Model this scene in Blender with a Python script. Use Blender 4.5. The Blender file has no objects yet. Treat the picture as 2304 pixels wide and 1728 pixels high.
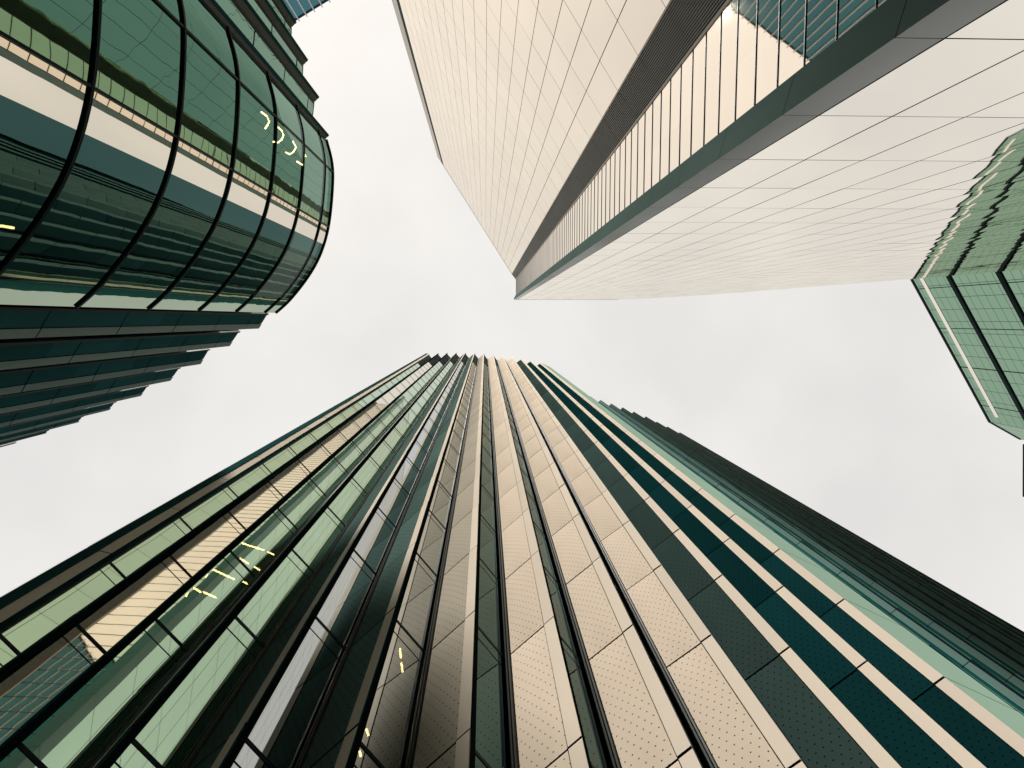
import bpy, math, random
from mathutils import Matrix, Vector

random.seed(7)
sc = bpy.context.scene
C = sc.collection

# ------------------------------------------------------------------ camera
cam = bpy.data.cameras.new("camera")
cam.sensor_fit = 'HORIZONTAL'
cam.sensor_width = 36.0
cam.lens = 1600.0 / 2304.0 * 36.0
cam.clip_start = 0.05
cam.clip_end = 3000
camo = bpy.data.objects.new("camera", cam)
C.objects.link(camo)
R = Matrix(((0.999303, 0.00338, -0.037167),
            (0.0, -0.995891, -0.090564),
            (-0.03732, 0.090501, -0.995197)))
camo.matrix_world = Matrix.Translation((0, 0, 1.6)) @ R.to_4x4()
sc.camera = camo

# ------------------------------------------------------------------ sky, sun, exposure
SUN_EL, SUN_AZ = math.radians(62), math.radians(213)
w = bpy.data.worlds.new("World")
sc.world = w
w.use_nodes = True
nt = w.node_tree
nt.nodes.clear()
N = nt.nodes.new
out = N('ShaderNodeOutputWorld')
bg1 = N('ShaderNodeBackground')
bg2 = N('ShaderNodeBackground')
addn = N('ShaderNodeMixShader')
addn.inputs[0].default_value = 0.88
sky = N('ShaderNodeTexSky')
sky.sky_type = 'NISHITA'
sky.sun_disc = False
sky.sun_elevation = SUN_EL
sky.sun_rotation = SUN_AZ
sky.dust_density = 4.0
bg1.inputs['Strength'].default_value = 0.05
nt.links.new(sky.outputs[0], bg1.inputs['Color'])
tc = N('ShaderNodeTexCoord')
noi = N('ShaderNodeTexNoise')
noi.inputs['Scale'].default_value = 3.4
noi.inputs['Detail'].default_value = 4
ramp = N('ShaderNodeValToRGB')
ramp.color_ramp.elements[0].position = 0.35
ramp.color_ramp.elements[0].color = (0.955, 0.938, 0.91, 1)
ramp.color_ramp.elements[1].position = 0.68
ramp.color_ramp.elements[1].color = (1.10, 1.075, 1.03, 1)
nt.links.new(tc.outputs['Generated'], noi.inputs['Vector'])
nt.links.new(noi.outputs['Fac'], ramp.inputs['Fac'])
nt.links.new(ramp.outputs['Color'], bg2.inputs['Color'])
bg2.inputs['Strength'].default_value = 0.90
nt.links.new(bg1.outputs[0], addn.inputs[1])
nt.links.new(bg2.outputs[0], addn.inputs[2])
nt.links.new(addn.outputs[0], out.inputs['Surface'])

sun = bpy.data.lights.new("sun", 'SUN')
sun.energy = 4.8
sun.angle = math.radians(4)
sun.color = (1.0, 0.95, 0.88)
suno = bpy.data.objects.new("sun", sun)
C.objects.link(suno)
d = Vector((math.sin(SUN_AZ) * math.cos(SUN_EL), math.cos(SUN_AZ) * math.cos(SUN_EL), math.sin(SUN_EL)))
suno.rotation_euler = d.to_track_quat('Z', 'Y').to_euler()

sc.view_settings.view_transform = 'Standard'
sc.view_settings.look = 'None'
sc.view_settings.exposure = 0.0
sc.view_settings.gamma = 1.0
try:
    sc.cycles.max_bounces = 10
    sc.cycles.glossy_bounces = 8
    sc.cycles.transparent_max_bounces = 8
except Exception:
    pass


# ------------------------------------------------------------------ materials
def new_mat(name):
    m = bpy.data.materials.new(name)
    m.use_nodes = True
    m.node_tree.nodes.clear()
    return m, m.node_tree


def metal(name, col, rough, metallic=1.0, var=0.10, holes=False, scale=0.6, spec=0.5, edge=None, tone=0.0):
    m, t = new_mat(name)
    n = t.nodes.new
    o = n('ShaderNodeOutputMaterial')
    p = n('ShaderNodeBsdfPrincipled')
    p.inputs['Metallic'].default_value = metallic
    p.inputs['Specular IOR Level'].default_value = spec
    if edge:
        p.inputs['Specular Tint'].default_value = (*edge, 1)
    t.links.new(p.outputs[0], o.inputs['Surface'])
    g = n('ShaderNodeTexCoord')
    mp = n('ShaderNodeMapping')
    mp.inputs['Scale'].default_value = (1, 1, 0.25)
    t.links.new(g.outputs['Object'], mp.inputs['Vector'])
    nz = n('ShaderNodeTexNoise')
    nz.inputs['Scale'].default_value = scale
    nz.inputs['Detail'].default_value = 6
    t.links.new(mp.outputs[0], nz.inputs['Vector'])
    mix = n('ShaderNodeMix')
    mix.data_type = 'RGBA'
    mix.inputs['A'].default_value = (*[c * (1 - var) for c in col], 1)
    mix.inputs['B'].default_value = (*[min(1, c * (1 + var)) for c in col], 1)
    t.links.new(nz.outputs['Fac'], mix.inputs['Factor'])
    base = mix.outputs['Result']
    if tone:
        sp = n('ShaderNodeSeparateXYZ')
        t.links.new(g.outputs['UV'], sp.inputs[0])
        fl = n('ShaderNodeMath'); fl.operation = 'MULTIPLY_ADD'
        fl.inputs[1].default_value = 1 / 3.9
        fl.inputs[2].default_value = -2.9 / 3.9
        t.links.new(sp.outputs[1], fl.inputs[0])
        fl2 = n('ShaderNodeMath'); fl2.operation = 'FLOOR'
        t.links.new(fl.outputs[0], fl2.inputs[0])
        oi = n('ShaderNodeObjectInfo')
        cb = n('ShaderNodeCombineXYZ')
        t.links.new(fl2.outputs[0], cb.inputs[0])
        t.links.new(oi.outputs['Random'], cb.inputs[1])
        wn = n('ShaderNodeTexWhiteNoise')
        wn.noise_dimensions = '2D'
        t.links.new(cb.outputs[0], wn.inputs['Vector'])
        tm = n('ShaderNodeMapRange')
        tm.inputs['To Min'].default_value = 1 - tone
        tm.inputs['To Max'].default_value = 1 + tone * 0.4
        t.links.new(wn.outputs['Value'], tm.inputs['Value'])
        ml = n('ShaderNodeVectorMath'); ml.operation = 'SCALE'
        t.links.new(base, ml.inputs[0])
        t.links.new(tm.outputs[0], ml.inputs['Scale'])
        base = ml.outputs[0]
    mr = n('ShaderNodeMapRange')
    mr.inputs['To Min'].default_value = rough * 0.8
    mr.inputs['To Max'].default_value = rough * 1.2
    t.links.new(nz.outputs['Fac'], mr.inputs['Value'])
    t.links.new(mr.outputs[0], p.inputs['Roughness'])
    if holes:
        def mth(op, a, b=None, c=None):
            x = n('ShaderNodeMath')
            x.operation = op
            for k, v in enumerate((a, b, c)):
                if v is None:
                    continue
                if isinstance(v, (int, float)):
                    x.inputs[k].default_value = v
                else:
                    t.links.new(v, x.inputs[k])
            return x.outputs[0]
        s = n('ShaderNodeSeparateXYZ')
        t.links.new(g.outputs['UV'], s.inputs[0])
        px, pz, rad = holes

        def dist(off):
            a = mth('MULTIPLY', s.outputs[0], 1 / px)
            a = mth('SUBTRACT', mth('FRACT', mth('ADD', a, off)), 0.5)
            b = mth('MULTIPLY', s.outputs[1], 1 / pz)
            b = mth('SUBTRACT', mth('FRACT', mth('ADD', b, off)), 0.5)
            a = mth('MULTIPLY', a, px)
            b = mth('MULTIPLY', b, pz)
            return mth('SQRT', mth('ADD', mth('MULTIPLY', a, a), mth('MULTIPLY', b, b)))
        dm = mth('MINIMUM', dist(0.0), dist(0.5))
        hole = mth('LESS_THAN', dm, rad)
        mx = n('ShaderNodeMix')
        mx.data_type = 'RGBA'
        t.links.new(hole, mx.inputs['Factor'])
        t.links.new(base, mx.inputs['A'])
        mx.inputs['B'].default_value = (*[c * 0.08 for c in col], 1)
        base = mx.outputs['Result']
    t.links.new(base, p.inputs['Base Color'])
    return m


def mirror(name, tint, edge=(0.95, 0.9, 0.84), rough=0.015, ior=1.55, clear=0.0, wav=0.0, wscale=1.0, vary=0.0, grid=None, gcol=(0.01, 0.03, 0.03)):
    """coated architectural glass: tinted mirror that turns bright at grazing angles"""
    m, t = new_mat(name)
    n = t.nodes.new
    L = t.links.new
    o = n('ShaderNodeOutputMaterial')
    a = n('ShaderNodeBsdfGlossy')
    a.inputs['Color'].default_value = (*tint, 1)
    a.inputs['Roughness'].default_value = rough
    b = n('ShaderNodeBsdfGlossy')
    b.inputs['Color'].default_value = (*edge, 1)
    b.inputs['Roughness'].default_value = rough
    f = n('ShaderNodeFresnel')
    f.inputs['IOR'].default_value = ior
    mx = n('ShaderNodeMixShader')
    L(f.outputs[0], mx.inputs[0])
    L(a.outputs[0], mx.inputs[1])
    L(b.outputs[0], mx.inputs[2])
    g = n('ShaderNodeTexCoord')
    if vary:
        vn = n('ShaderNodeTexNoise')
        vn.inputs['Scale'].default_value = 0.22
        vn.inputs['Detail'].default_value = 5
        L(g.outputs['Object'], vn.inputs['Vector'])
        su = n('ShaderNodeVectorMath'); su.operation = 'MULTIPLY_ADD'
        su.inputs[1].default_value = (1 / 1.45, 1 / 4.0, 0)
        su.inputs[2].default_value = (0.001, -0.3 / 4.0, 0)
        L(g.outputs['UV'], su.inputs[0])
        sf = n('ShaderNodeVectorMath'); sf.operation = 'FLOOR'
        L(su.outputs[0], sf.inputs[0])
        wn = n('ShaderNodeTexWhiteNoise')
        wn.noise_dimensions = '2D'
        L(sf.outputs[0], wn.inputs['Vector'])
        mxf = n('ShaderNodeMath'); mxf.operation = 'MULTIPLY_ADD'
        mxf.inputs[1].default_value = 0.45
        L(wn.outputs['Value'], mxf.inputs[0])
        hf = n('ShaderNodeMath'); hf.operation = 'MULTIPLY'
        hf.inputs[1].default_value = 0.6
        L(vn.outputs['Fac'], hf.inputs[0])
        L(hf.outputs[0], mxf.inputs[2])
        for x, c in ((a, tint), (b, edge)):
            vm_ = n('ShaderNodeMix')
            vm_.data_type = 'RGBA'
            vm_.inputs['A'].default_value = (*[q * (1 - 2 * vary) for q in c], 1)
            vm_.inputs['B'].default_value = (*[min(0.97, q * (1 + vary)) for q in c], 1)
            L(mxf.outputs[0], vm_.inputs['Factor'])
            L(vm_.outputs['Result'], x.inputs['Color'])
    if wav:
        nz = n('ShaderNodeTexNoise')
        nz.inputs['Scale'].default_value = wscale
        nz.inputs['Detail'].default_value = 2
        L(g.outputs['Object'], nz.inputs['Vector'])
        bp = n('ShaderNodeBump')
        bp.inputs['Strength'].default_value = 1.0
        bp.inputs['Distance'].default_value = wav
        L(nz.outputs['Fac'], bp.inputs['Height'])
        for x in (a, b, f):
            L(bp.outputs[0], x.inputs['Normal'])
    res = mx.outputs[0]
    if clear:
        tr = n('ShaderNodeBsdfTransparent')
        tr.inputs['Color'].default_value = (0.8, 0.95, 0.85, 1)
        m2 = n('ShaderNodeMixShader')
        m2.inputs[0].default_value = clear
        L(res, m2.inputs[1])
        L(tr.outputs[0], m2.inputs[2])
        res = m2.outputs[0]
    if grid:
        gu, gv, lw = grid
        s = n('ShaderNodeSeparateXYZ')
        L(g.outputs['UV'], s.inputs[0])

        def line(sock, per):
            x = n('ShaderNodeMath'); x.operation = 'MULTIPLY'; x.inputs[1].default_value = 1 / per
            L(sock, x.inputs[0])
            y = n('ShaderNodeMath'); y.operation = 'FRACT'; L(x.outputs[0], y.inputs[0])
            z = n('ShaderNodeMath'); z.operation = 'LESS_THAN'; z.inputs[1].default_value = lw / per
            L(y.outputs[0], z.inputs[0])
            return z.outputs[0]
        mm = n('ShaderNodeMath'); mm.operation = 'MAXIMUM'
        L(line(s.outputs[0], gu), mm.inputs[0])
        L(line(s.outputs[1], gv), mm.inputs[1])
        p = n('ShaderNodeBsdfPrincipled')
        p.inputs['Base Color'].default_value = (*gcol, 1)
        p.inputs['Roughness'].default_value = 0.4
        m3 = n('ShaderNodeMixShader')
        L(mm.outputs[0], m3.inputs[0])
        L(res, m3.inputs[1])
        L(p.outputs[0], m3.inputs[2])
        res = m3.outputs[0]
    L(res, o.inputs['Surface'])
    return m


def glow(name, col, strength):
    m, t = new_mat(name)
    o = t.nodes.new('ShaderNodeOutputMaterial')
    e = t.nodes.new('ShaderNodeEmission')
    e.inputs['Color'].default_value = (*col, 1)
    e.inputs['Strength'].default_value = strength
    t.links.new(e.outputs[0], o.inputs['Surface'])
    return m


M = dict(
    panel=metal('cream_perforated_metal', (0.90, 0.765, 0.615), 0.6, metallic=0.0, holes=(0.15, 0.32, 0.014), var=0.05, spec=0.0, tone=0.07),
    panelhalfshade=metal('half_shaded_perforated_metal', (0.54, 0.49, 0.40), 0.6, metallic=0.0, holes=(0.15, 0.32, 0.014), var=0.06, spec=0.0, tone=0.07),  # copy of the cream cladding, half darkened in its colour for shade
    panelmidreflect=metal('mid_reflection_perforated_metal', (0.050, 0.085, 0.078), 0.6, metallic=0.0, holes=(0.15, 0.32, 0.016), var=0.2, spec=0.0, tone=0.25),  # same cladding, colour lowered for a partly dark reflection
    panelshade=metal('shaded_perforated_metal', (0.10, 0.165, 0.150), 0.6, metallic=0.0, holes=(0.15, 0.32, 0.016), var=0.2, spec=0.0, tone=0.25),  # same cladding with the shade of the left folds in its colour
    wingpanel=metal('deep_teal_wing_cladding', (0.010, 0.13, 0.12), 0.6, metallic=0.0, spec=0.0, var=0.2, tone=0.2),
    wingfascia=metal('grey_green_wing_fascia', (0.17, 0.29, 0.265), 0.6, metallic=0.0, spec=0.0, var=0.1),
    paneldarkreflect=metal('dark_reflection_perforated_metal', (0.006, 0.040, 0.044), 0.6, metallic=0.0, holes=(0.15, 0.32, 0.016), var=0.2, spec=0.0, tone=0.25),  # same cladding, dark reflection painted in as base colour
    fascia=metal('pale_metal_fascia', (0.91, 0.80, 0.665), 0.6, metallic=0.0, var=0.06, spec=0.0, tone=0.07),
    dark=metal('dark_backing', (0.007, 0.014, 0.014), 0.6, metallic=0.0, spec=0.0),
    mull=metal('black_mullion', (0.004, 0.019, 0.020), 0.4, metallic=0.0, spec=0.03),
    valley=metal('bronze_channel', (0.035, 0.040, 0.035), 0.5, metallic=0.1, spec=0.05),
    core=metal('dark_interior', (0.010, 0.035, 0.034), 0.8, metallic=0.0, spec=0.1),
    roofm=metal('roof_membrane', (0.15, 0.15, 0.15), 0.8, metallic=0.0),
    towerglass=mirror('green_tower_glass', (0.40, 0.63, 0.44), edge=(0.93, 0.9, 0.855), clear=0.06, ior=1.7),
    parapet=metal('dark_green_parapet_metal', (0.006, 0.022, 0.023), 0.6, metallic=0.0, spec=0.02),
    slate=metal('slate_green_metal', (0.024, 0.090, 0.094), 0.5, metallic=0.0, spec=0.0, var=0.2, tone=0.25),
    slatefascia=metal('grey_green_fascia', (0.20, 0.26, 0.245), 0.5, metallic=0.0, spec=0.0),
    brownfascia=metal('grey_brown_fascia', (0.135, 0.15, 0.138), 0.5, metallic=0.0, spec=0.0),
    endglass=mirror('pale_end_glass', (0.29, 0.44, 0.315), edge=(0.43, 0.58, 0.46), ior=1.3),
    towercreamreflect=mirror('cream_reflection_tower_glass', (0.84, 0.81, 0.645), edge=(0.93, 0.9, 0.855), clear=0.03, ior=1.8),  # tower glass with a cream reflection put into the tint
    towergreyreflect=mirror('grey_reflection_tower_glass', (0.52, 0.58, 0.61), edge=(0.93, 0.9, 0.855), clear=0.06, ior=1.7),  # tower glass with a pale grey reflection put into the tint
    towerdarkreflect=mirror('dark_reflection_tower_glass', (0.022, 0.085, 0.085), edge=(0.45, 0.5, 0.48), clear=0.06, ior=1.35),  # tower glass with the dark fold reflection put into the tint
    creamreflect=mirror('cream_reflection_glass', (0.825, 0.75, 0.622), edge=(0.93, 0.87, 0.78), ior=1.35, wav=0.003, wscale=0.5),  # tint holds a bright reflection, on the bay and the far block
    darkreflect=mirror('dark_reflection_glass', (0.036, 0.088, 0.082), edge=(0.20, 0.30, 0.28), clear=0.06, ior=1.3, wav=0.006, wscale=0.5),  # tint holds the dark reflection of the tower opposite
    sagereflect=mirror('sage_reflection_glass', (0.315, 0.39, 0.285), edge=(0.6, 0.675, 0.6), ior=1.35, wav=0.006, wscale=0.5),  # tint holds the pale reflected band at the bay's lower end
    greenreflect=mirror('pale_green_reflection_glass', (0.19, 0.34, 0.21), edge=(0.45, 0.6, 0.48), clear=0.04, ior=1.33, wav=0.006, wscale=0.5),  # tint holds the pale green reflected band
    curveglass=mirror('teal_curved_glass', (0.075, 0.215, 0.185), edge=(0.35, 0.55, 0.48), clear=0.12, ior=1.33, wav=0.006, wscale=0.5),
    tealglass=mirror('teal_glass', (0.112, 0.285, 0.255), edge=(0.75, 0.9, 0.825), ior=1.35, wav=0.006, wscale=0.6),
    cream=mirror('cream_reflective_glazing', (0.945, 0.83, 0.69), edge=(0.965, 0.905, 0.83), rough=0.02, ior=1.3, vary=0.03),
    joint=metal('brown_joint', (0.10, 0.07, 0.045), 0.5, metallic=0.0, spec=0.1),
    ribshade=metal('shaded_rib_steel', (0.095, 0.14, 0.13), 0.6, metallic=0.0, spec=0.0, var=0.15),  # rib steel darkened in colour for the dimmer reflecting face
    rib=metal('grey_steel_rib', (0.36, 0.36, 0.335), 0.40),
    blade=metal('olive_louvre_blade', (0.24, 0.225, 0.18), 0.4, metallic=0.6),
    coping=metal('beige_coping', (0.42, 0.38, 0.31), 0.6, metallic=0.0, spec=0.1),
    beige=metal('beige_trim', (0.50, 0.44, 0.36), 0.5, metallic=0.3),
    fargreen=mirror('pale_green_glass', (0.26, 0.41, 0.295), edge=(0.65, 0.75, 0.66), rough=0.05, ior=1.3, grid=(1.45, 1.15, 0.06), gcol=(0.06, 0.15, 0.11)),
    farteal=mirror('far_teal_glass', (0.045, 0.15, 0.185), edge=(0.35, 0.55, 0.58), rough=0.05, ior=1.3),
    white=metal('white_fin', (0.6, 0.61, 0.62), 0.4, metallic=0.0),
    stone=metal('brown_stone', (0.14, 0.125, 0.105), 0.7, metallic=0.0),
    paving=metal('pale_paving', (0.42, 0.40, 0.37), 0.8, metallic=0.0),
    lamp=glow('warm_lamp', (1.0, 0.66, 0.28), 30.0),
)


# ------------------------------------------------------------------ mesh helpers
class MB:
    def __init__(self):
        self.v, self.f, self.uv, self.sm = [], [], [], []

    def quad(self, pts, uvs=None, smooth=False):
        b = len(self.v)
        self.v += [tuple(p) for p in pts]
        self.f.append(tuple(range(b, b + len(pts))))
        self.uv.append(uvs or [(0, 0)] * len(pts))
        self.sm.append(smooth)

    def grid(self, fn, nu, nv):
        """fn(u, v) -> (point, uv); one smooth pane"""
        b = len(self.v)
        us = []
        for j in range(nv + 1):
            for i in range(nu + 1):
                p, q = fn(i / nu, j / nv)
                self.v.append(tuple(p))
                us.append(q)
        for j in range(nv):
            for i in range(nu):
                ids = (j * (nu + 1) + i, j * (nu + 1) + i + 1, (j + 1) * (nu + 1) + i + 1, (j + 1) * (nu + 1) + i)
                self.f.append(tuple(b + k for k in ids))
                self.uv.append([us[k] for k in ids])
                self.sm.append(True)

    def box8(self, lo, hi):
        """lo, hi: four points each (bottom loop, top loop)"""
        b = len(self.v)
        self.v += [tuple(p) for p in lo] + [tuple(p) for p in hi]
        for f in ((3, 2, 1, 0), (4, 5, 6, 7), (0, 1, 5, 4), (1, 2, 6, 5), (2, 3, 7, 6), (3, 0, 4, 7)):
            self.f.append(tuple(b + k for k in f))
            self.uv.append([(0, 0)] * 4)
            self.sm.append(False)

    def bar(self, p0, p1, z0, z1, o0, o1):
        """upright box along a plan segment between offsets o0 and o1 (positive = outward)"""
        a = [P(p0, p1, 0, o0), P(p0, p1, 1, o0), P(p0, p1, 1, o1), P(p0, p1, 0, o1)]
        self.box8([(*q, z0) for q in a], [(*q, z1) for q in a])

    def tube(self, pts, r, k=6):
        pts = [Vector(p) for p in pts]
        b = len(self.v)
        for i, p in enumerate(pts):
            t = (pts[min(i + 1, len(pts) - 1)] - pts[max(i - 1, 0)]).normalized()
            x = t.cross(Vector((0.3, 0.2, 0.93))).normalized()
            y = t.cross(x)
            for j in range(k):
                a = 2 * math.pi * j / k
                self.v.append(tuple(p + x * (r * math.cos(a)) + y * (r * math.sin(a))))
        for i in range(len(pts) - 1):
            for j in range(k):
                j2 = (j + 1) % k
                self.f.append((b + i * k + j, b + i * k + j2, b + (i + 1) * k + j2, b + (i + 1) * k + j))
                self.uv.append([(0, 0)] * 4)
                self.sm.append(True)
        for e in (0, len(pts) - 1):
            self.f.append(tuple(b + e * k + j for j in range(k)))
            self.uv.append([(0, 0)] * k)
            self.sm.append(False)

    def build(self, name, mat, parent=None):
        me = bpy.data.meshes.new(name)
        me.from_pydata(self.v, [], self.f)
        ul = me.uv_layers.new(name='UVMap')
        flat = [c for face in self.uv for q in face for c in q]
        ul.data.foreach_set('uv', flat)
        me.polygons.foreach_set('use_smooth', self.sm)
        me.materials.append(mat)
        me.update()
        o = bpy.data.objects.new(name, me)
        C.objects.link(o)
        if parent is not None:
            o.parent = parent
        return o


def nrm(p0, p1):
    dx, dy = p1[0] - p0[0], p1[1] - p0[1]
    l = math.hypot(dx, dy)
    return (dy / l, -dx / l)


def P(p0, p1, t, off=0.0):
    n = nrm(p0, p1)
    return (p0[0] + (p1[0] - p0[0]) * t + n[0] * off, p0[1] + (p1[1] - p0[1]) * t + n[1] * off)


def ln(p0, p1):
    return math.hypot(p1[0] - p0[0], p1[1] - p0[1])


def pane(mb, p0, p1, z0, z1, off=0.0, bulge=0.0, nu=4, nv=4, tilt=0.0, edge=0.0, s0=0.0):
    """one slightly pillowed sheet; edge = how far its rim bends back"""
    L = ln(p0, p1)
    ta, tb = random.uniform(-tilt, tilt), random.uniform(-tilt, tilt)

    def fn(u, v):
        o = off + bulge * (1 - (2 * u - 1) ** 2) * (1 - (2 * v - 1) ** 2)
        o += ta * (u - 0.5) * L + tb * (v - 0.5) * (z1 - z0)
        if edge:
            o -= edge * max(abs(2 * u - 1) ** 8, abs(2 * v - 1) ** 16)
        x, y = P(p0, p1, u, o)
        z = z0 + (z1 - z0) * v
        return (x, y, z), (s0 + u * L, z)
    mb.grid(fn, nu, nv)


def empty(name, loc, label, cat, group=None):
    o = bpy.data.objects.new(name, None)
    o.location = loc
    C.objects.link(o)
    tag(o, label, cat, group)
    return o


def tag(o, label, cat, group=None):
    o['label'] = label
    o['category'] = cat
    if group:
        o['group'] = group


def prism(mb, poly, z0, z1):
    n = len(poly)
    for i in range(n):
        a, b = poly[i], poly[(i + 1) % n]
        mb.quad([(*a, z0), (*b, z0), (*b, z1), (*a, z1)])
    mb.quad([(*p, z1) for p in poly])
    mb.quad([(*p, z0) for p in reversed(poly)])


# ------------------------------------------------------------------ ground
g = MB()
g.quad([(-600, -600, 0), (600, -600, 0), (600, 600, 0), (-600, 600, 0)])
go = g.build('pavement', M['paving'])
go['kind'] = 'structure'


# ------------------------------------------------------------------ saw-tooth facades
def tooth_panel(parent, V, T, joints, frac=0.78, cols=('panel', 'fascia'), bulge=0.03, gap=0.03, top=None, detail=True):
    """the solid face of one tooth, valley to tip: perforated sheets, then a plain fascia at the tip"""
    L = ln(V, T)
    a, b = P(V, T, 0.10 / L), P(V, T, frac)
    c, e = P(V, T, frac + 0.018 / L), T
    mb, mf = MB(), MB()
    zt = top or joints[-1]
    for z0, z1 in zip(joints[:-1], joints[1:]):
        if z0 >= zt:
            break
        z1 = min(z1, zt)
        pane(mb, a, b, z0 + gap / 2, z1 - gap / 2, 0.0, bulge, 6, 8, 0.002, 0.012)
        pane(mf, c, e, z0 + gap / 2, z1 - gap / 2, 0.01, 0.004, 3, 6, 0.004, 0.006)
    mb.build('perforated_cladding', M[cols[0]], parent)
    mf.build('corner_fascia', M[cols[1]], parent)
    bk = MB()
    bk.bar(V, P(V, T, 1 - 0.03 / L), 0, zt - 0.05, -0.14, -0.035)
    bk.build('cladding_backing', M['dark'], parent)
    ch = MB()
    ch.bar(V, P(V, T, 0.035 / L), 0, zt - 0.02, -0.05, 0.05)
    ch.bar(P(V, T, 0.055 / L), P(V, T, 0.085 / L), 0, zt - 0.02, -0.05, 0.035)
    ch.build('valley_channel', M['valley'], parent)


TRANS = []


def tooth_glass(parent, T, V, joints, ztop, roof, mat, mid=1, transoms=True, ret=None, rmat='fascia'):
    """the glazed face of one tooth, tip to valley"""
    if ret:
        J = (T[0] + ret[0], T[1] + ret[1])
        rt = MB()
        for z0, z1 in zip(joints[:-1], joints[1:]):
            pane(rt, T, J, z0 + 0.012, z1 - 0.012, 0.0, 0.0, 1, 2, 0.003)
        rt.build('fin_return', M[rmat], parent)
        rb_ = MB()
        rb_.bar(P(T, J, 0.4), P(T, J, 0.98), 0, roof - 0.05, -0.05, -0.01)
        rb_.build('fin_core', M['dark'], parent)
        T = J
    L = ln(T, V)
    j = MB()
    j.bar(T, P(T, V, 0.05 / L), 0, roof - 0.02, -0.10, 0.004)
    j.build('tip_jamb', M['mull'], parent)
    a, b = P(T, V, 0.05 / L), P(T, V, 1 - 0.015 / L)
    mb, tb = MB(), MB()
    for z0, z1 in zip(joints[:-1], joints[1:]):
        if z1 > ztop + 0.1:
            break
        pane(mb, a, b, z0, z1, -0.05, 0.002, 3, 4, 0.0006)
        if transoms:
            TRANS.append((z1, a, b, parent))
    go_ = mb.build('glazing', mat, parent)
    if roof > ztop + 0.5:
        pp = MB()
        z = ztop
        while z < roof - 0.1:
            pane(pp, a, b, z + 0.02, min(z + 3.9, roof) - 0.02, -0.03, 0.004, 2, 2)
            z += 3.9
        pp.build('parapet_panel', M['parapet'], parent)
        bk = MB()
        bk.bar(a, b, ztop, roof - 0.05, -0.3, -0.06)
        bk.build('parapet_backing', M['dark'], parent)


T6n = (-8.95, 5.57)


def Tt(i):
    return (0.0055 * i * i + 1.4938 * i - 0.2185, 0.0211 * i * i + 0.1215 * i + 5.4742)


def Vv(i):
    if i >= 4:
        t = Tt(i)
        return (t[0] - 0.93, t[1] + 0.70)
    if i <= -3:
        t = T6n if i == -5 else Tt(i - 1)
        return (t[0] + 0.59, t[1] + 0.86)
    return (-0.0008 * i * i + 1.4968 * i - 1.1114, 0.0116 * i * i + 0.1085 * i + 6.2763)


# tall ribbed tower at the bottom of the picture
ROOF = 116.0
TJ = [0.0] + [2.9 + 3.9 * k for k in range(30)]
GT = 96.5
tower = empty('ribbed_tower', (0, 16, 0),
              'tall ribbed tower with cream perforated metal folds and green glass strips filling the lower half', 'skyscraper')
tower.location = (0, 0, 0)
T6n = (-8.95, 5.57)
O = (-9.52, 5.42)
# left end column
mb = MB()
for z0, z1 in zip(TJ[:-1], TJ[1:]):
    pane(mb, O, T6n, z0 + 0.015, z1 - 0.015, 0.0, 0.003, 2, 4, 0.003, 0.005)
mb.build('end_column', M['fascia'], tower)
mb = MB()
mb.bar(O, T6n, 0, ROOF - 0.05, -0.2, -0.03)
mb.build('column_backing', M['dark'], tower)
tips = {-6: T6n}
for i in range(-5, 7):
    tips[i] = Tt(i)
for i in range(-5, 7):
    tooth_glass(tower, tips[i - 1], Vv(i), TJ, GT, ROOF, M['towercreamreflect' if i == -4 else 'towerglass' if i <= -2 else 'towergreyreflect' if i <= 0 else 'towerdarkreflect'], ret=(-0.03 + 0.005 * (i + 5), 0.165), rmat='fascia' if i >= 1 else 'slate')  # glass tints and fin returns hold bright and dark reflections as colour
    tooth_panel(tower, Vv(i), tips[i], TJ, bulge=0.04, gap=0.05, cols=('panel' if 1 <= i <= 3 else 'panelmidreflect' if i == 4 else 'panelhalfshade' if i == 0 else 'panelshade' if i <= -1 else 'paneldarkreflect', 'fascia'))  # outside the cream bays, reflected dark and shade sit in the panel colour
# transoms: the hundred lowest ones each a part, the rest and the thin beads as one
TRANS.sort(key=lambda q: q[0])
rest = MB()
for k, (z1, a, b, par) in enumerate(TRANS):
    if k < 100:
        tb = MB()
        tb.bar(a, b, z1 - 0.045, z1 + 0.045, -0.06, -0.041)
        tb.build('transom', M['mull'], par)
    else:
        rest.bar(a, b, z1 - 0.045, z1 + 0.045, -0.06, -0.041)
    rest.bar(a, b, z1 - 0.47, z1 - 0.445, -0.06, -0.044)
ro = rest.build('transom', M['mull'], tower)
ro['kind'] = 'stuff'
# right end: flat glazed wall beyond the last tip
E0, E1 = tips[6], (10.45, 7.69)
mb, bk = MB(), MB()
for z0, z1 in zip(TJ[:-1], TJ[1:]):
    pane(mb, E0, E1, z0 + 0.025, z1 - 0.025, 0.0, 0.002, 3, 4, 0.0006)
bk.bar(E0, E1, 0, ROOF - 0.1, -0.25, -0.03)
eg = mb.build('end_glazing', M['endglass'], tower)
bk.build('glazing_backing', M['valley'], eg)
core = MB()
poly = [(-9.3, 7.4)]
poly = [(-9.45, 6.4)] + [(Vv(i)[0] + 0.1, Vv(i)[1] + 0.45) for i in range(-4, 7)] + [(10.3, 8.3), (12, 30), (-12, 30), (-9.5, 6.4)]
poly = poly[:-1]
prism(core, poly, 0, ROOF - 1.0)
core.build('core_wall', M['core'], tower)
rf = MB()
rf.quad([(*p, ROOF - 0.9) for p in poly])
rf.build('roof', M['roofm'], tower)
side = MB()
side.bar((-12.1, 30.0), O, 0, ROOF - 0.1, -0.3, -0.02)
side.build('side_wall', M['slate'], tower)

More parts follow.
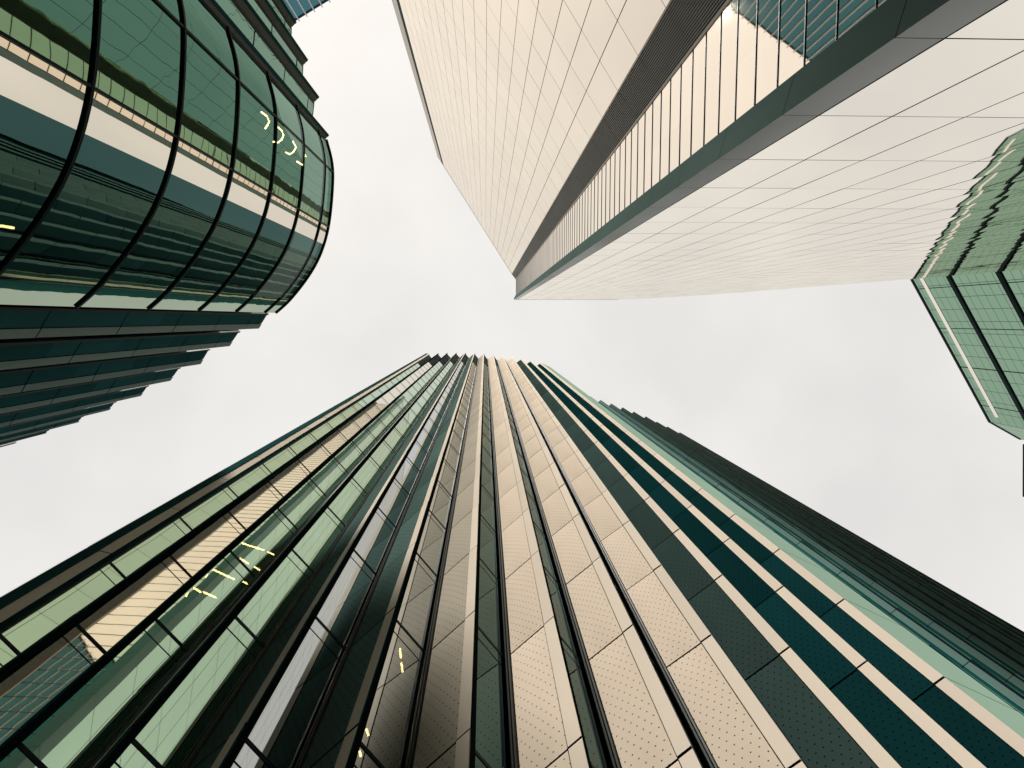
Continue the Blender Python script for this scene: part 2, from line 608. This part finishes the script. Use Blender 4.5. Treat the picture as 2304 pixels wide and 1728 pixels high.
# lower wing behind it on the right
WJ = [0.0] + [2.4 + 3.9 * k for k in range(24)]
WR = WJ[-1]
wing = empty('stepped_wing', (0, 0, 0),
             'dark green block with narrow folds and a saw-tooth roofline, right behind the tall ribbed tower', 'office building')
wt = [(11.0, 9.06), (12.2, 9.42), (13.45, 9.85), (14.8, 10.33), (16.2, 10.8), (17.68, 11.31), (19.13, 11.87), (20.71, 12.5),
      (22.16, 13.2), (23.55, 13.83), (25.2, 14.6), (26.7, 15.48)]
for k in range(1, 12):
    T_, V_ = wt[k], (wt[k][0] - 0.95, wt[k][1] + 0.78)
    tooth_glass(wing, wt[k - 1], V_, WJ, WR, WR, M['tealglass'], transoms=False)
    tooth_panel(wing, V_, T_, WJ, frac=0.72, cols=('wingpanel', 'wingfascia'), bulge=0.006)
wc = MB()
poly = [(p[0] - 0.9, p[1] + 1.2) for p in wt] + [(34, 22), (30, 45), (13, 40)]
prism(wc, poly, 0, WR - 0.6)
wc.build('core_wall', M['core'], wing)
ew = MB()
e0, e1 = wt[-1], (32.5, 18.9)
for q in range(48):
    z0 = 2 * q
    if z0 > WR - 2:
        break
    pane(ew, e0, e1, z0 + 0.02, min(z0 + 2, WR) - 0.02, 0, 0.0, 1, 1)
ew.build('end_wall', M['wingpanel'], wing)

# ------------------------------------------------------------------ cream faceted skyscraper (top right)
SJ = [0.3 + 4.0 * k for k in range(39)]
ST = SJ[-1]
scal = empty('faceted_skyscraper', (0, 0, 0),
             'pale cream skyscraper with gridded reflective panels, dark louvre seam and grey corner rib', 'skyscraper')
Y0 = -4.14
A, B = (6.06, Y0), (6.29, -4.97)          # nose of the rib and the end of its upper face
XB = 6.81                                # where the panels of the right facade begin


def xedge(z):
    tab = [(0, 45.8), (61, 45.0), (76, 43.8), (110, 39.6), (132, 36.0), (145, 31.5), (ST, 28.3)]
    for (za, xa), (zb, xb) in zip(tab[:-1], tab[1:]):
        if z <= zb:
            return xa + (xb - xa) * (z - za) / (zb - za)
    return tab[-1][1]


mb = MB()
W = 1.53
for z0, z1 in zip(SJ[:-1], SJ[1:]):
    k = 0
    while True:
        x0 = XB + W * k
        xa, xb = min(x0 + W, xedge(z0)), min(x0 + W, xedge(z1))
        if xa <= x0 + 0.05:
            break
        xb = max(xb, x0 + 0.02)
        bul, ta, tb_ = random.uniform(0.001, 0.006), random.uniform(-.0016, .0016), random.uniform(-.0016, .0016)
        gp = 0.018

        def fn(u, v, x0=x0, xa=xa, xb=xb, z0=z0, z1=z1):
            xr = xa + (xb - xa) * v
            x = x0 + gp + (xr - x0 - 2 * gp) * u
            z = z0 + gp + (z1 - z0 - 2 * gp) * v
            y = Y0 + bul * (1 - (2 * u - 1) ** 2) * (1 - (2 * v - 1) ** 2) + ta * (u - .5) * W + tb_ * (v - .5) * 4
            return (x, y, z), ((x - XB) / W * 1.45, z)
        mb.grid(fn, 4, 6)
        k += 1
mb.build('panel_wall', M['cream'], scal)
bk = MB()
zz = [0] + SJ
for z0, z1 in zip(zz[:-1], zz[1:]):
    bk.box8([(6.3, Y0 - 0.035, z0), (xedge(z0) - 0.02, Y0 - 0.035, z0), (xedge(z0) - 0.02, Y0 - 0.3, z0), (6.3, Y0 - 0.3, z0)],
            [(6.3, Y0 - 0.035, z1), (xedge(z1) - 0.02, Y0 - 0.035, z1), (xedge(z1) - 0.02, Y0 - 0.3, z1), (6.3, Y0 - 0.3, z1)])
bk.build('wall_backing', M['joint'], scal)
# corner rib: two steel faces, the return coloured darker for its dimmer reflection
lo, up = MB(), MB()
for z0, z1 in zip(SJ[:-1], SJ[1:]):
    pane(lo, (XB - 0.02, Y0), A, z0 + 0.012, z1 - 0.012, 0.004, 0.0, 2, 3, 0.0, 0.004)
    pane(up, A, B, z0 + 0.012, z1 - 0.012, 0.004, 0.0, 2, 3, 0.0, 0.004)
rib = lo.build('corner_rib', M['rib'], scal)
up.build('rib_return', M['ribshade'], scal)
rb = MB()
rb.box8([(A[0] + .1, A[1] - .05, 0), (XB, Y0 - .05, 0), (XB, -5.0, 0), (B[0] + .04, -5.0, 0)],
        [(A[0] + .1, A[1] - .05, ST - .1), (XB, Y0 - .05, ST - .1), (XB, -5.0, ST - .1), (B[0] + .04, -5.0, ST - .1)])
rb.build('rib_core', M['dark'], scal)
# recessed glazing between rib and louvres
GX = 6.50
g0, g1 = (GX, -5.05), (GX, -8.39)
mb = MB()
hz = 1.338
z = 0.3
bars = []
while z < ST - 0.5:
    z1 = min(z + hz, ST)
    pane(mb, g0, g1, z, z1, 0.0, 0.0008, 4, 3, 0.0008)
    bars.append(z1)
    z = z1
gl = mb.build('recessed_glazing', M['cream'], scal)
rest = MB()
for k, z1 in enumerate(bars):
    tb = MB() if k < 90 else rest
    tb.bar(g0, g1, z1 - 0.016, z1 + 0.016, -0.02, 0.02)
    if k < 90:
        tb.build('glazing_bar', M['mull'], gl)
rest.build('glazing_bar', M['mull'], gl)['kind'] = 'stuff'
bk = MB()
bk.bar(B, g0, 0, ST - 0.2, -0.3, -0.01)
bk.bar(g0, (GX, -9.2), 0, ST - 0.2, -0.4, -0.05)
bk.build('glazing_backing', M['dark'], scal)
# louvre seam
l0, l1 = (GX - 0.03, -8.42), (5.60, -9.56)
mb = MB()
nb = 19
for k in range(nb):
    t = (k + 0.5) / nb
    a = P(l0, l1, t - 0.16 / nb, 0)
    b = P(l0, l1, t + 0.16 / nb, 0)
    for z0, z1 in zip(SJ[:-1], SJ[1:]):
        mb.bar(a, b, z0 + 0.02, z1 - 0.02, -0.10, 0.0)
mb.build('louvre_screen', M['blade'], scal)
mb = MB()
mb.bar(l0, l1, 0, ST - 0.05, -0.4, -0.16)
mb.build('louvre_backing', M['mull'], scal)
mb = MB()
mb.bar(P(l0, l1, -0.03), P(l0, l1, 0.02), 0, ST, -0.15, 0.03)
mb.bar(P(l0, l1, 0.96), P(l0, l1, 1.0), 0, ST, -0.15, 0.03)
mb.build('louvre_frame', M['beige'], scal)
# left facade
D = (-0.5385, -0.8426)
F0 = l1
pw = 1.45


def fp(t):
    return (F0[0] + D[0] * t, F0[1] + D[1] * t)


mb = MB()
for z0, z1 in zip(SJ[:-1], SJ[1:]):
    for k in range(18):
        pane(mb, fp(pw * k + 0.018), fp(pw * (k + 1) - 0.018), z0 + 0.018, z1 - 0.018, 0, random.uniform(.0005, .003), 3, 4, 0.001, 0.0, pw * k + 0.018)
mb.build('panel_wall', M['cream'], scal)
LE = pw * 18
bk = MB()
bk.bar(fp(0), fp(LE), 0, ST - 0.1, -0.3, -0.035)
bk.build('wall_backing', M['joint'], scal)
bk = MB()
bk.bar(fp(LE + 0.02), fp(LE + 0.85), 0, ST - 0.1, -0.6, -0.5)
bk.build('edge_recess', M['blade'], scal)
bk = MB()
for z0, z1 in zip(SJ[:-1], SJ[1:]):
    bk.bar(fp(LE + 0.85), fp(LE + 2.5), z0 + 0.01, z1 - 0.01, -0.7, 0.0)
bk.build('edge_fin', M['beige'], scal)
cp = MB()
cp.bar(fp(-0.1), fp(LE + 2.5), ST, ST + 0.9, -0.5, 0.02)
cp.bar(l0, l1, ST, ST + 0.9, -0.5, 0.05)
cp.bar(g0, g1, ST, ST + 0.9, -0.3, 0.02)
cp.bar((28.3, Y0), A, ST, ST + 0.9, -0.5, 0.02)
cp.build('roof_coping', M['coping'], scal)
sb = MB()
prism(sb, [(6.9, -4.6), (28, -4.6), (28, -60), fp(LE + 2.0), (5.7, -10.2), (7.0, -8.8)][::-1], 0, ST - 0.5)
sb.build('core_wall', M['core'], scal)
rw = MB()
for z0, z1 in zip(zz[:-1], zz[1:]):
    a, b = xedge(z0), xedge(z1)
    rw.quad([(a, Y0 - 0.05, z0), (a, -60, z0), (b, -60, z1), (b, Y0 - 0.05, z1)])
rw.build('sloping_end_wall', M['beige'], scal)

# ------------------------------------------------------------------ left building: curved glass bay between two saw-tooth wings
H0 = 1.6
LR = 37.6
bay = empty('curved_glass_building', (0, 0, 0),
            'low dark building with bulging glass bay ringed in black, stepped fins either side', 'office building')
cv = [(-7.74, -8.748), (-7.495, -7.677), (-7.488, -6.566), (-7.713, -4.699), (-8.129, -3.307), (-8.76, -2.169), (-9.703, -0.989), (-10.442, -0.32)]


def spline(pts, per=10):
    o = []
    q = [pts[0]] + list(pts) + [pts[-1]]
    for i in range(1, len(q) - 2):
        p0, p1, p2, p3 = q[i - 1], q[i], q[i + 1], q[i + 2]
        for k in range(per):
            t = k / per
            o.append(tuple(0.5 * (2 * p1[a] + (p2[a] - p0[a]) * t + (2 * p0[a] - 5 * p1[a] + 4 * p2[a] - p3[a]) * t * t
                                  + (3 * p1[a] - p0[a] - 3 * p2[a] + p3[a]) * t ** 3) for a in (0, 1)))
    o.append(pts[-1])
    return o


cs = spline(cv)
# resample evenly
acc = [0]
for a, b in zip(cs[:-1], cs[1:]):
    acc.append(acc[-1] + ln(a, b))


def along(s):
    s = max(0, min(acc[-1], s))
    for i in range(len(cs) - 1):
        if s <= acc[i + 1]:
            t = (s - acc[i]) / (acc[i + 1] - acc[i])
            return (cs[i][0] + (cs[i + 1][0] - cs[i][0]) * t, cs[i][1] + (cs[i + 1][1] - cs[i][1]) * t)
    return cs[-1]


CL = acc[-1]


def cpt(s, off):
    a, b = along(s - 0.05), along(s + 0.05)
    n = nrm(a, b)
    p = along(s)
    return (p[0] + n[0] * off, p[1] + n[1] * off)


RINGS = [H0 + 14.76 + 3.9 * k for k in range(-3, 6)]


def s_at(az):
    """arc length where the curve crosses a bearing from the origin (x / y slope given as angle)"""
    best = min((abs(math.atan2(along(CL * k / 800)[1], along(CL * k / 800)[0]) - az), CL * k / 800) for k in range(801))
    return best[1]


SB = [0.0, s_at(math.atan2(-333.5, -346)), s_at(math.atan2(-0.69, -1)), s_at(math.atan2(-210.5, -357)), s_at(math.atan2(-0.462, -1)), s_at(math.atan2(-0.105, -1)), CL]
GLZ = ['curveglass', 'curveglass', 'greenreflect', 'creamreflect', 'darkreflect', 'sagereflect']  # strips past the teal ones carry reflected sky and buildings as tint
LZ = [0.4] + RINGS + [LR]
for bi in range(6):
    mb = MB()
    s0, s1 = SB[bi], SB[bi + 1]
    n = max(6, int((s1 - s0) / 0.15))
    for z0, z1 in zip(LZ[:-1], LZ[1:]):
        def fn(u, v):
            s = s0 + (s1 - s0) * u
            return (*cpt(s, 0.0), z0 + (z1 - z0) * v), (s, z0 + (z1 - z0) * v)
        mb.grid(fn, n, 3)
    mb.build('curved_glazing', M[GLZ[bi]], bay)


def ring(mb, s0, s1, z0, z1, o0, o1, n=48):
    for i in range(n):
        a, b = s0 + (s1 - s0) * i / n, s0 + (s1 - s0) * (i + 1) / n
        q = [cpt(a, o0), cpt(b, o0), cpt(b, o1), cpt(a, o1)]
        mb.box8([(*p, z0) for p in q], [(*p, z1) for p in q])


for z in RINGS:
    mb = MB()
    ring(mb, 0, CL, z - 0.05, z - 0.008, 0.005, 0.06)
    ring(mb, 0, CL, z + 0.008, z + 0.05, 0.005, 0.06)
    ring(mb, 0, CL, z - 0.015, z + 0.015, 0.004, 0.04)
    mb.build('ring_band', M['mull'], bay)
mb = MB()
ring(mb, 0, CL, LR - 0.02, LR + 0.1, -0.2, 0.06)
mb.build('roof_edge', M['mull'], bay)
for s in (SB[1], SB[3]):
    mb = MB()
    ring(mb, s - 0.03, s + 0.03, 0.4, LR, 0.003, 0.05, 1)
    mb.build('glazing_joint', M['mull'], bay)
# lower wing of fins (runs left and down in the picture)
LT = [(-11.271, 0.452), (-12.744, 1.327), (-14.198, 2.221), (-15.717, 3.051), (-17.19, 3.806), (-18.782, 4.512), (-20.325, 5.12),
      (-21.919, 5.665), (-23.51, 6.178), (-25.1, 6.64), (-26.7, 7.05)]
LV = [(-10.788, -0.297), (-12.215, 0.58), (-13.732, 1.461), (-15.208, 2.374), (-16.794, 3.259), (-18.422, 4.056), (-20.045, 4.764),
      (-21.776, 5.448), (-23.427, 6.066), (-25.03, 6.56), (-26.63, 6.98)]
LJ = [0.0] + [H0 + 18.3 + 3.9 * k for k in range(-4, 5)] + [LR]
wl = MB()
wl.bar(cv[-1], LV[0], 0, LR, -0.2, -0.03)
wl.build('link_wall', M['dark'], bay)
for k in range(len(LT)):
    # push the valley inward so that each fold has a real return
    n = nrm(LT[0], LT[-1])
    Vd = LV[k]
    tooth_panel(bay, Vd, LT[k], LJ, frac=0.68, cols=('slate', 'slatefascia'), bulge=0.004, gap=0.06)
    if k + 1 < len(LT):
        tooth_glass(bay, LT[k], LV[k + 1], LJ, LR, LR, M['tealglass'], transoms=False)
# upper wing of fins
UT = [(-7.584, -8.961), (-8.014, -10.756), (-8.504, -12.487), (-9.009, -14.232)]
for k in range(4, 9):
    UT.append((UT[-1][0] - 0.51, UT[-1][1] - 1.745))
UF = [(t[0] - 0.232, t[1] + 0.245) for t in UT]
UJ = [0.0] + [H0 + 19.3 + 3.9 * k for k in range(-4, 5)] + [LR]
for k in range(len(UT)):
    T_, F_ = UT[k], UF[k]
    mf = MB()
    for z0, z1 in zip(UJ[:-1], UJ[1:]):
        pane(mf, T_, F_, z0 + 0.01, z1 - 0.01, 0.0, 0.0, 2, 3, 0.0, 0.006)
    mf.build('corner_fascia', M['brownfascia'], bay)
    j = MB()
    j.bar(T_, F_, 0, LR - 0.05, -0.2, -0.03)
    j.build('cladding_backing', M['dark'], bay)
    V_ = cv[0] if k == 0 else (UT[k - 1][0] - 0.80, UT[k - 1][1] - 0.60)
    if k:
        a = (F_[0], F_[1])
        j = MB()
        j.bar(a, P(a, V_, 0.11), 0, LR - 0.02, -0.12, -0.01)
        j.build('tip_jamb', M['mull'], bay)
        mg, mt = MB(), MB()
        for z0, z1 in zip(UJ[:-1], UJ[1:]):
            pane(mg, P(a, V_, 0.11), V_, z0, z1, -0.03, 0.002, 4, 4, 0.002)
            mt.bar(P(a, V_, 0.11), V_, z1 - 0.02, z1 + 0.02, -0.05, -0.015)
        gg = mg.build('glazing', M['tealglass'], bay)
        mt.build('transom', M['mull'], gg)
        pb = MB()
        pb.bar(V_, UT[k - 1], 0, LR - 0.01, -0.12, 0.0)
        pb.build('fold_panel', M['slate'], bay)
    else:
        j = MB()
        j.bar(F_, cv[0], 0, LR - 0.02, -0.15, 0.02)
        j.build('tip_jamb', M['mull'], bay)
lc = MB()
inner = [cpt(CL * k / 12, -1.3) for k in range(1, 12)]
poly = [(-9.6, -9.2)] + inner + [(-11.9, -0.6)] + [(p[0] - 0.5, p[1] - 1.0) for p in LV[1:]] + [(-30, 6), (-30, -26), (-13.5, -26), (-10.2, -11.2)]
prism(lc, poly[::-1], 0, LR - 0.6)
lc.build('core_wall', M['core'], bay)

# ------------------------------------------------------------------ far tower at the upper left, with white fins
ft = empty('finned_tower', (0, 0, 0), 'distant teal glass tower edged with thin white upright fins, peeping out at the top left', 'skyscraper')
FH = 104 + H0
f0, fd = (-14.0, -48.7), (-0.856, 0.517)
f1 = (f0[0] + fd[0] * 46, f0[1] + fd[1] * 46)
mg, mf, ms = MB(), MB(), MB()
for k in range(28):
    z0, z1 = FH - 3.9 * (k + 1), FH - 3.9 * k
    pane(mg, f0, f1, max(z0, 0), z1, 0, 0, 1, 1)
    if z0 < 0:
        break
ms.bar(f0, f1, FH - 0.5, FH, -0.02, 0.05)
for k in range(37):
    a, b = P(f0, f1, k * 1.25 / 46), P(f0, f1, (k * 1.25 + 0.16) / 46)
    mf = MB()
    mf.bar(a, b, 0, FH + 0.2, 0.0, 0.30)
    mf.build('upright_fin', M['white'], ft)
gg = mg.build('glazing', M['farteal'], ft)
ms.build('roof_band', M['mull'], gg)
bx = MB()
n = nrm(f0, f1)
prism(bx, [P(f0, f1, 0, -0.1), P(f0, f1, 1, -0.1), P(f0, f1, 1, -30), P(f0, f1, 0, -30)][::-1], 0, FH - 0.1)
bx.build('core_wall', M['core'], ft)

# ------------------------------------------------------------------ green glass building at the right edge
gb = empty('green_glass_building', (0, 0, 0), 'pale green gridded glass office block with black floor bands, cut off by the right edge', 'office building')
GH = 76.0
ga, gb_, gc = (46.21, -4.34), (55.88, 11.35), (59.5, 13.31)
dirv = ((ga[0] - gb_[0]), (ga[1] - gb_[1]))
gext = (ga[0] + dirv[0] * 1.0, ga[1] + dirv[1] * 1.0)
zt = GH + H0
mg, mb2 = MB(), MB()
bands = [zt - 6.0, zt - 12.9, zt - 19.8, zt - 26.7, zt - 33.6, zt - 40.5, zt - 47.4, zt - 54.3]
for p0, p1 in ((gb_, ga), (gc, gb_)):
    zs = [0] + bands[::-1] + [zt]
    for z0, z1 in zip(zs[:-1], zs[1:]):
        pane(mg, p0, p1, z0, z1, 0, 0, 1, 1)
for z in bands:
    mb2 = MB()
    mb2.bar(gb_, ga, z - 0.28, z + 0.28, 0.0, 0.12)
    mb2.bar(gc, gb_, z - 0.28, z + 0.28, 0.0, 0.12)
    mb2.build('floor_band', M['mull'], gb)
gg = mg.build('glazing', M['fargreen'], gb)
wb = MB()
wb.bar(P(gb_, ga, 0.05), ga, zt - 1.9, zt - 1.3, 0.005, 0.03)  # cream bar puts reflected ceiling light on the glass
wb.build('reflection_strip', M['creamreflect'], gb)['label'] = 'pale strip of reflected ceiling light just under the roof edge'
L_ = ln(gb_, ga)
for k in range(0, 4):
    t = 0.12 + k * 0.27
    vm = MB()
    vm.bar(P(gb_, ga, t), P(gb_, ga, t + 0.07 / L_), 0, zt, 0.0, 0.02)
    vm.build('mullion', M['mull'], gb)
ed = MB()
ed.bar(gb_, ga, zt, zt + 0.35, -0.4, 0.06)
ed.bar(gc, gb_, zt, zt + 0.35, -0.4, 0.06)
ed.build('roof_edge', M['mull'], gb)
bx = MB()
prism(bx, [ga, gb_, gc, (90, 13.3), (90, -30), (62, -30)], 0, zt - 0.1)
for i, p in enumerate(list(bx.v)):
    bx.v[i] = (p[0] + 0.25, p[1] - 0.02, p[2])
bx.build('core_wall', M['core'], gb)

st = empty('stone_building', (0, 0, 0), 'sliver of brown stone building at the far right edge under the green glass block', 'building')
SH = 40.0
s0, s1 = (0.7865 * SH, 0.181 * SH), (0.7915 * SH, 0.2586 * SH)
mb = MB()
mb.bar(s1, s0, 0, SH + H0 - 0.6, -12, 0)
mb.build('stone_wall', M['stone'], st)
mb = MB()
mb.bar(P(s1, s0, -0.02), P(s1, s0, 0.99), SH + H0 - 0.6, SH + H0, -12, 0.05)
mb.build('cornice', M['stone'], st)

# ------------------------------------------------------------------ lamps seen through the glass
TL = [[(-6.318, 5.815, 16.363), (-6.395, 5.701, 16.723)], [(-6.369, 5.74, 16.746), (-6.235, 5.937, 16.915)],
      [(-6.212, 5.971, 17.0), (-6.049, 6.21, 17.263)], [(-6.331, 5.795, 17.453), (-6.377, 5.728, 17.814)],
      [(-6.369, 5.739, 17.846), (-6.038, 6.225, 18.423)], [(-5.932, 6.382, 18.687), (-5.859, 6.488, 18.816)],
      [(-6.356, 5.759, 19.815), (-6.171, 6.03, 20.276)], [(-6.167, 6.037, 20.297), (-6.026, 6.243, 20.657)],
      [(-5.967, 6.33, 20.767), (-5.866, 6.478, 20.981)], [(-6.196, 5.993, 19.286), (-6.055, 6.2, 19.476)],
      [(-5.962, 6.336, 19.627), (-5.863, 6.482, 19.765)]]
TS = [[(-1.653, 6.272, 14.765), (-1.609, 6.34, 14.523)], [(-1.585, 6.376, 14.386), (-1.538, 6.447, 14.186)],
      [(-1.856, 5.964, 11.988), (-1.811, 6.033, 11.947)], [(-1.79, 6.064, 11.739), (-1.748, 6.129, 11.672)],
      [(-1.792, 6.061, 11.188), (-1.764, 6.104, 11.129)]]
CLs = [[(-7.993, -7.396, 28.167), (-7.993, -7.431, 28.796), (-7.993, -7.324, 29.106), (-7.991, -7.085, 28.807), (-7.952, -6.896, 28.445)],
       [(-7.993, -7.403, 30.078), (-7.993, -7.407, 30.739), (-7.993, -7.295, 30.973), (-7.991, -7.055, 30.695), (-7.966, -6.777, 30.037), (-7.978, -6.678, 29.491)],
       [(-7.993, -7.391, 32.364), (-7.992, -7.268, 32.837), (-7.948, -6.924, 32.216), (-7.974, -6.713, 31.682), (-7.979, -6.669, 31.177)],
       [(-7.993, -7.315, 34.179), (-7.992, -7.248, 34.484)], [(-7.977, -6.685, 32.862), (-7.973, -6.721, 33.732)]]


def lamp(name, pts, r, label, group):
    mb = MB()
    c = pts[0]
    mb.tube([(p[0] - c[0], p[1] - c[1], p[2] - c[2]) for p in pts], r)
    o = mb.build(name, M['lamp'])
    o.location = c
    tag(o, label, 'ceiling light', group)
    return o


for p in TL:
    lamp('strip_light', p, 0.022, 'warm strip light glowing behind the pale green glass of the ribbed tower', 'strip lights behind the green tower glass')
for p in TS:
    lamp('spot_light', p, 0.02, 'small warm light behind the grey reflective glass strip near the tower middle', 'small lights behind the grey tower glass')
for p, l in zip(CLs, ('topmost of the curved warm lights behind the curved glass bay', 'largest curved warm light behind the curved glass bay, beside a black ring',
                      'hook shaped warm light behind the curved glass bay, below the largest', 'tiny warm light dash nearest the roof behind the curved glass bay',
                      'short slanting warm light below the hook shaped one in the curved bay')):
    lamp('curved_light', p, 0.03, l, 'warm lights in the curved glass bay')
lamp('strip_light', [(-9.548, -1.824, 16.045), (-9.537, -1.838, 16.287), (-9.535, -1.84, 16.578)], 0.03,
     'yellow strip light low in the dark part of the curved bay', 'warm lights in the curved glass bay')
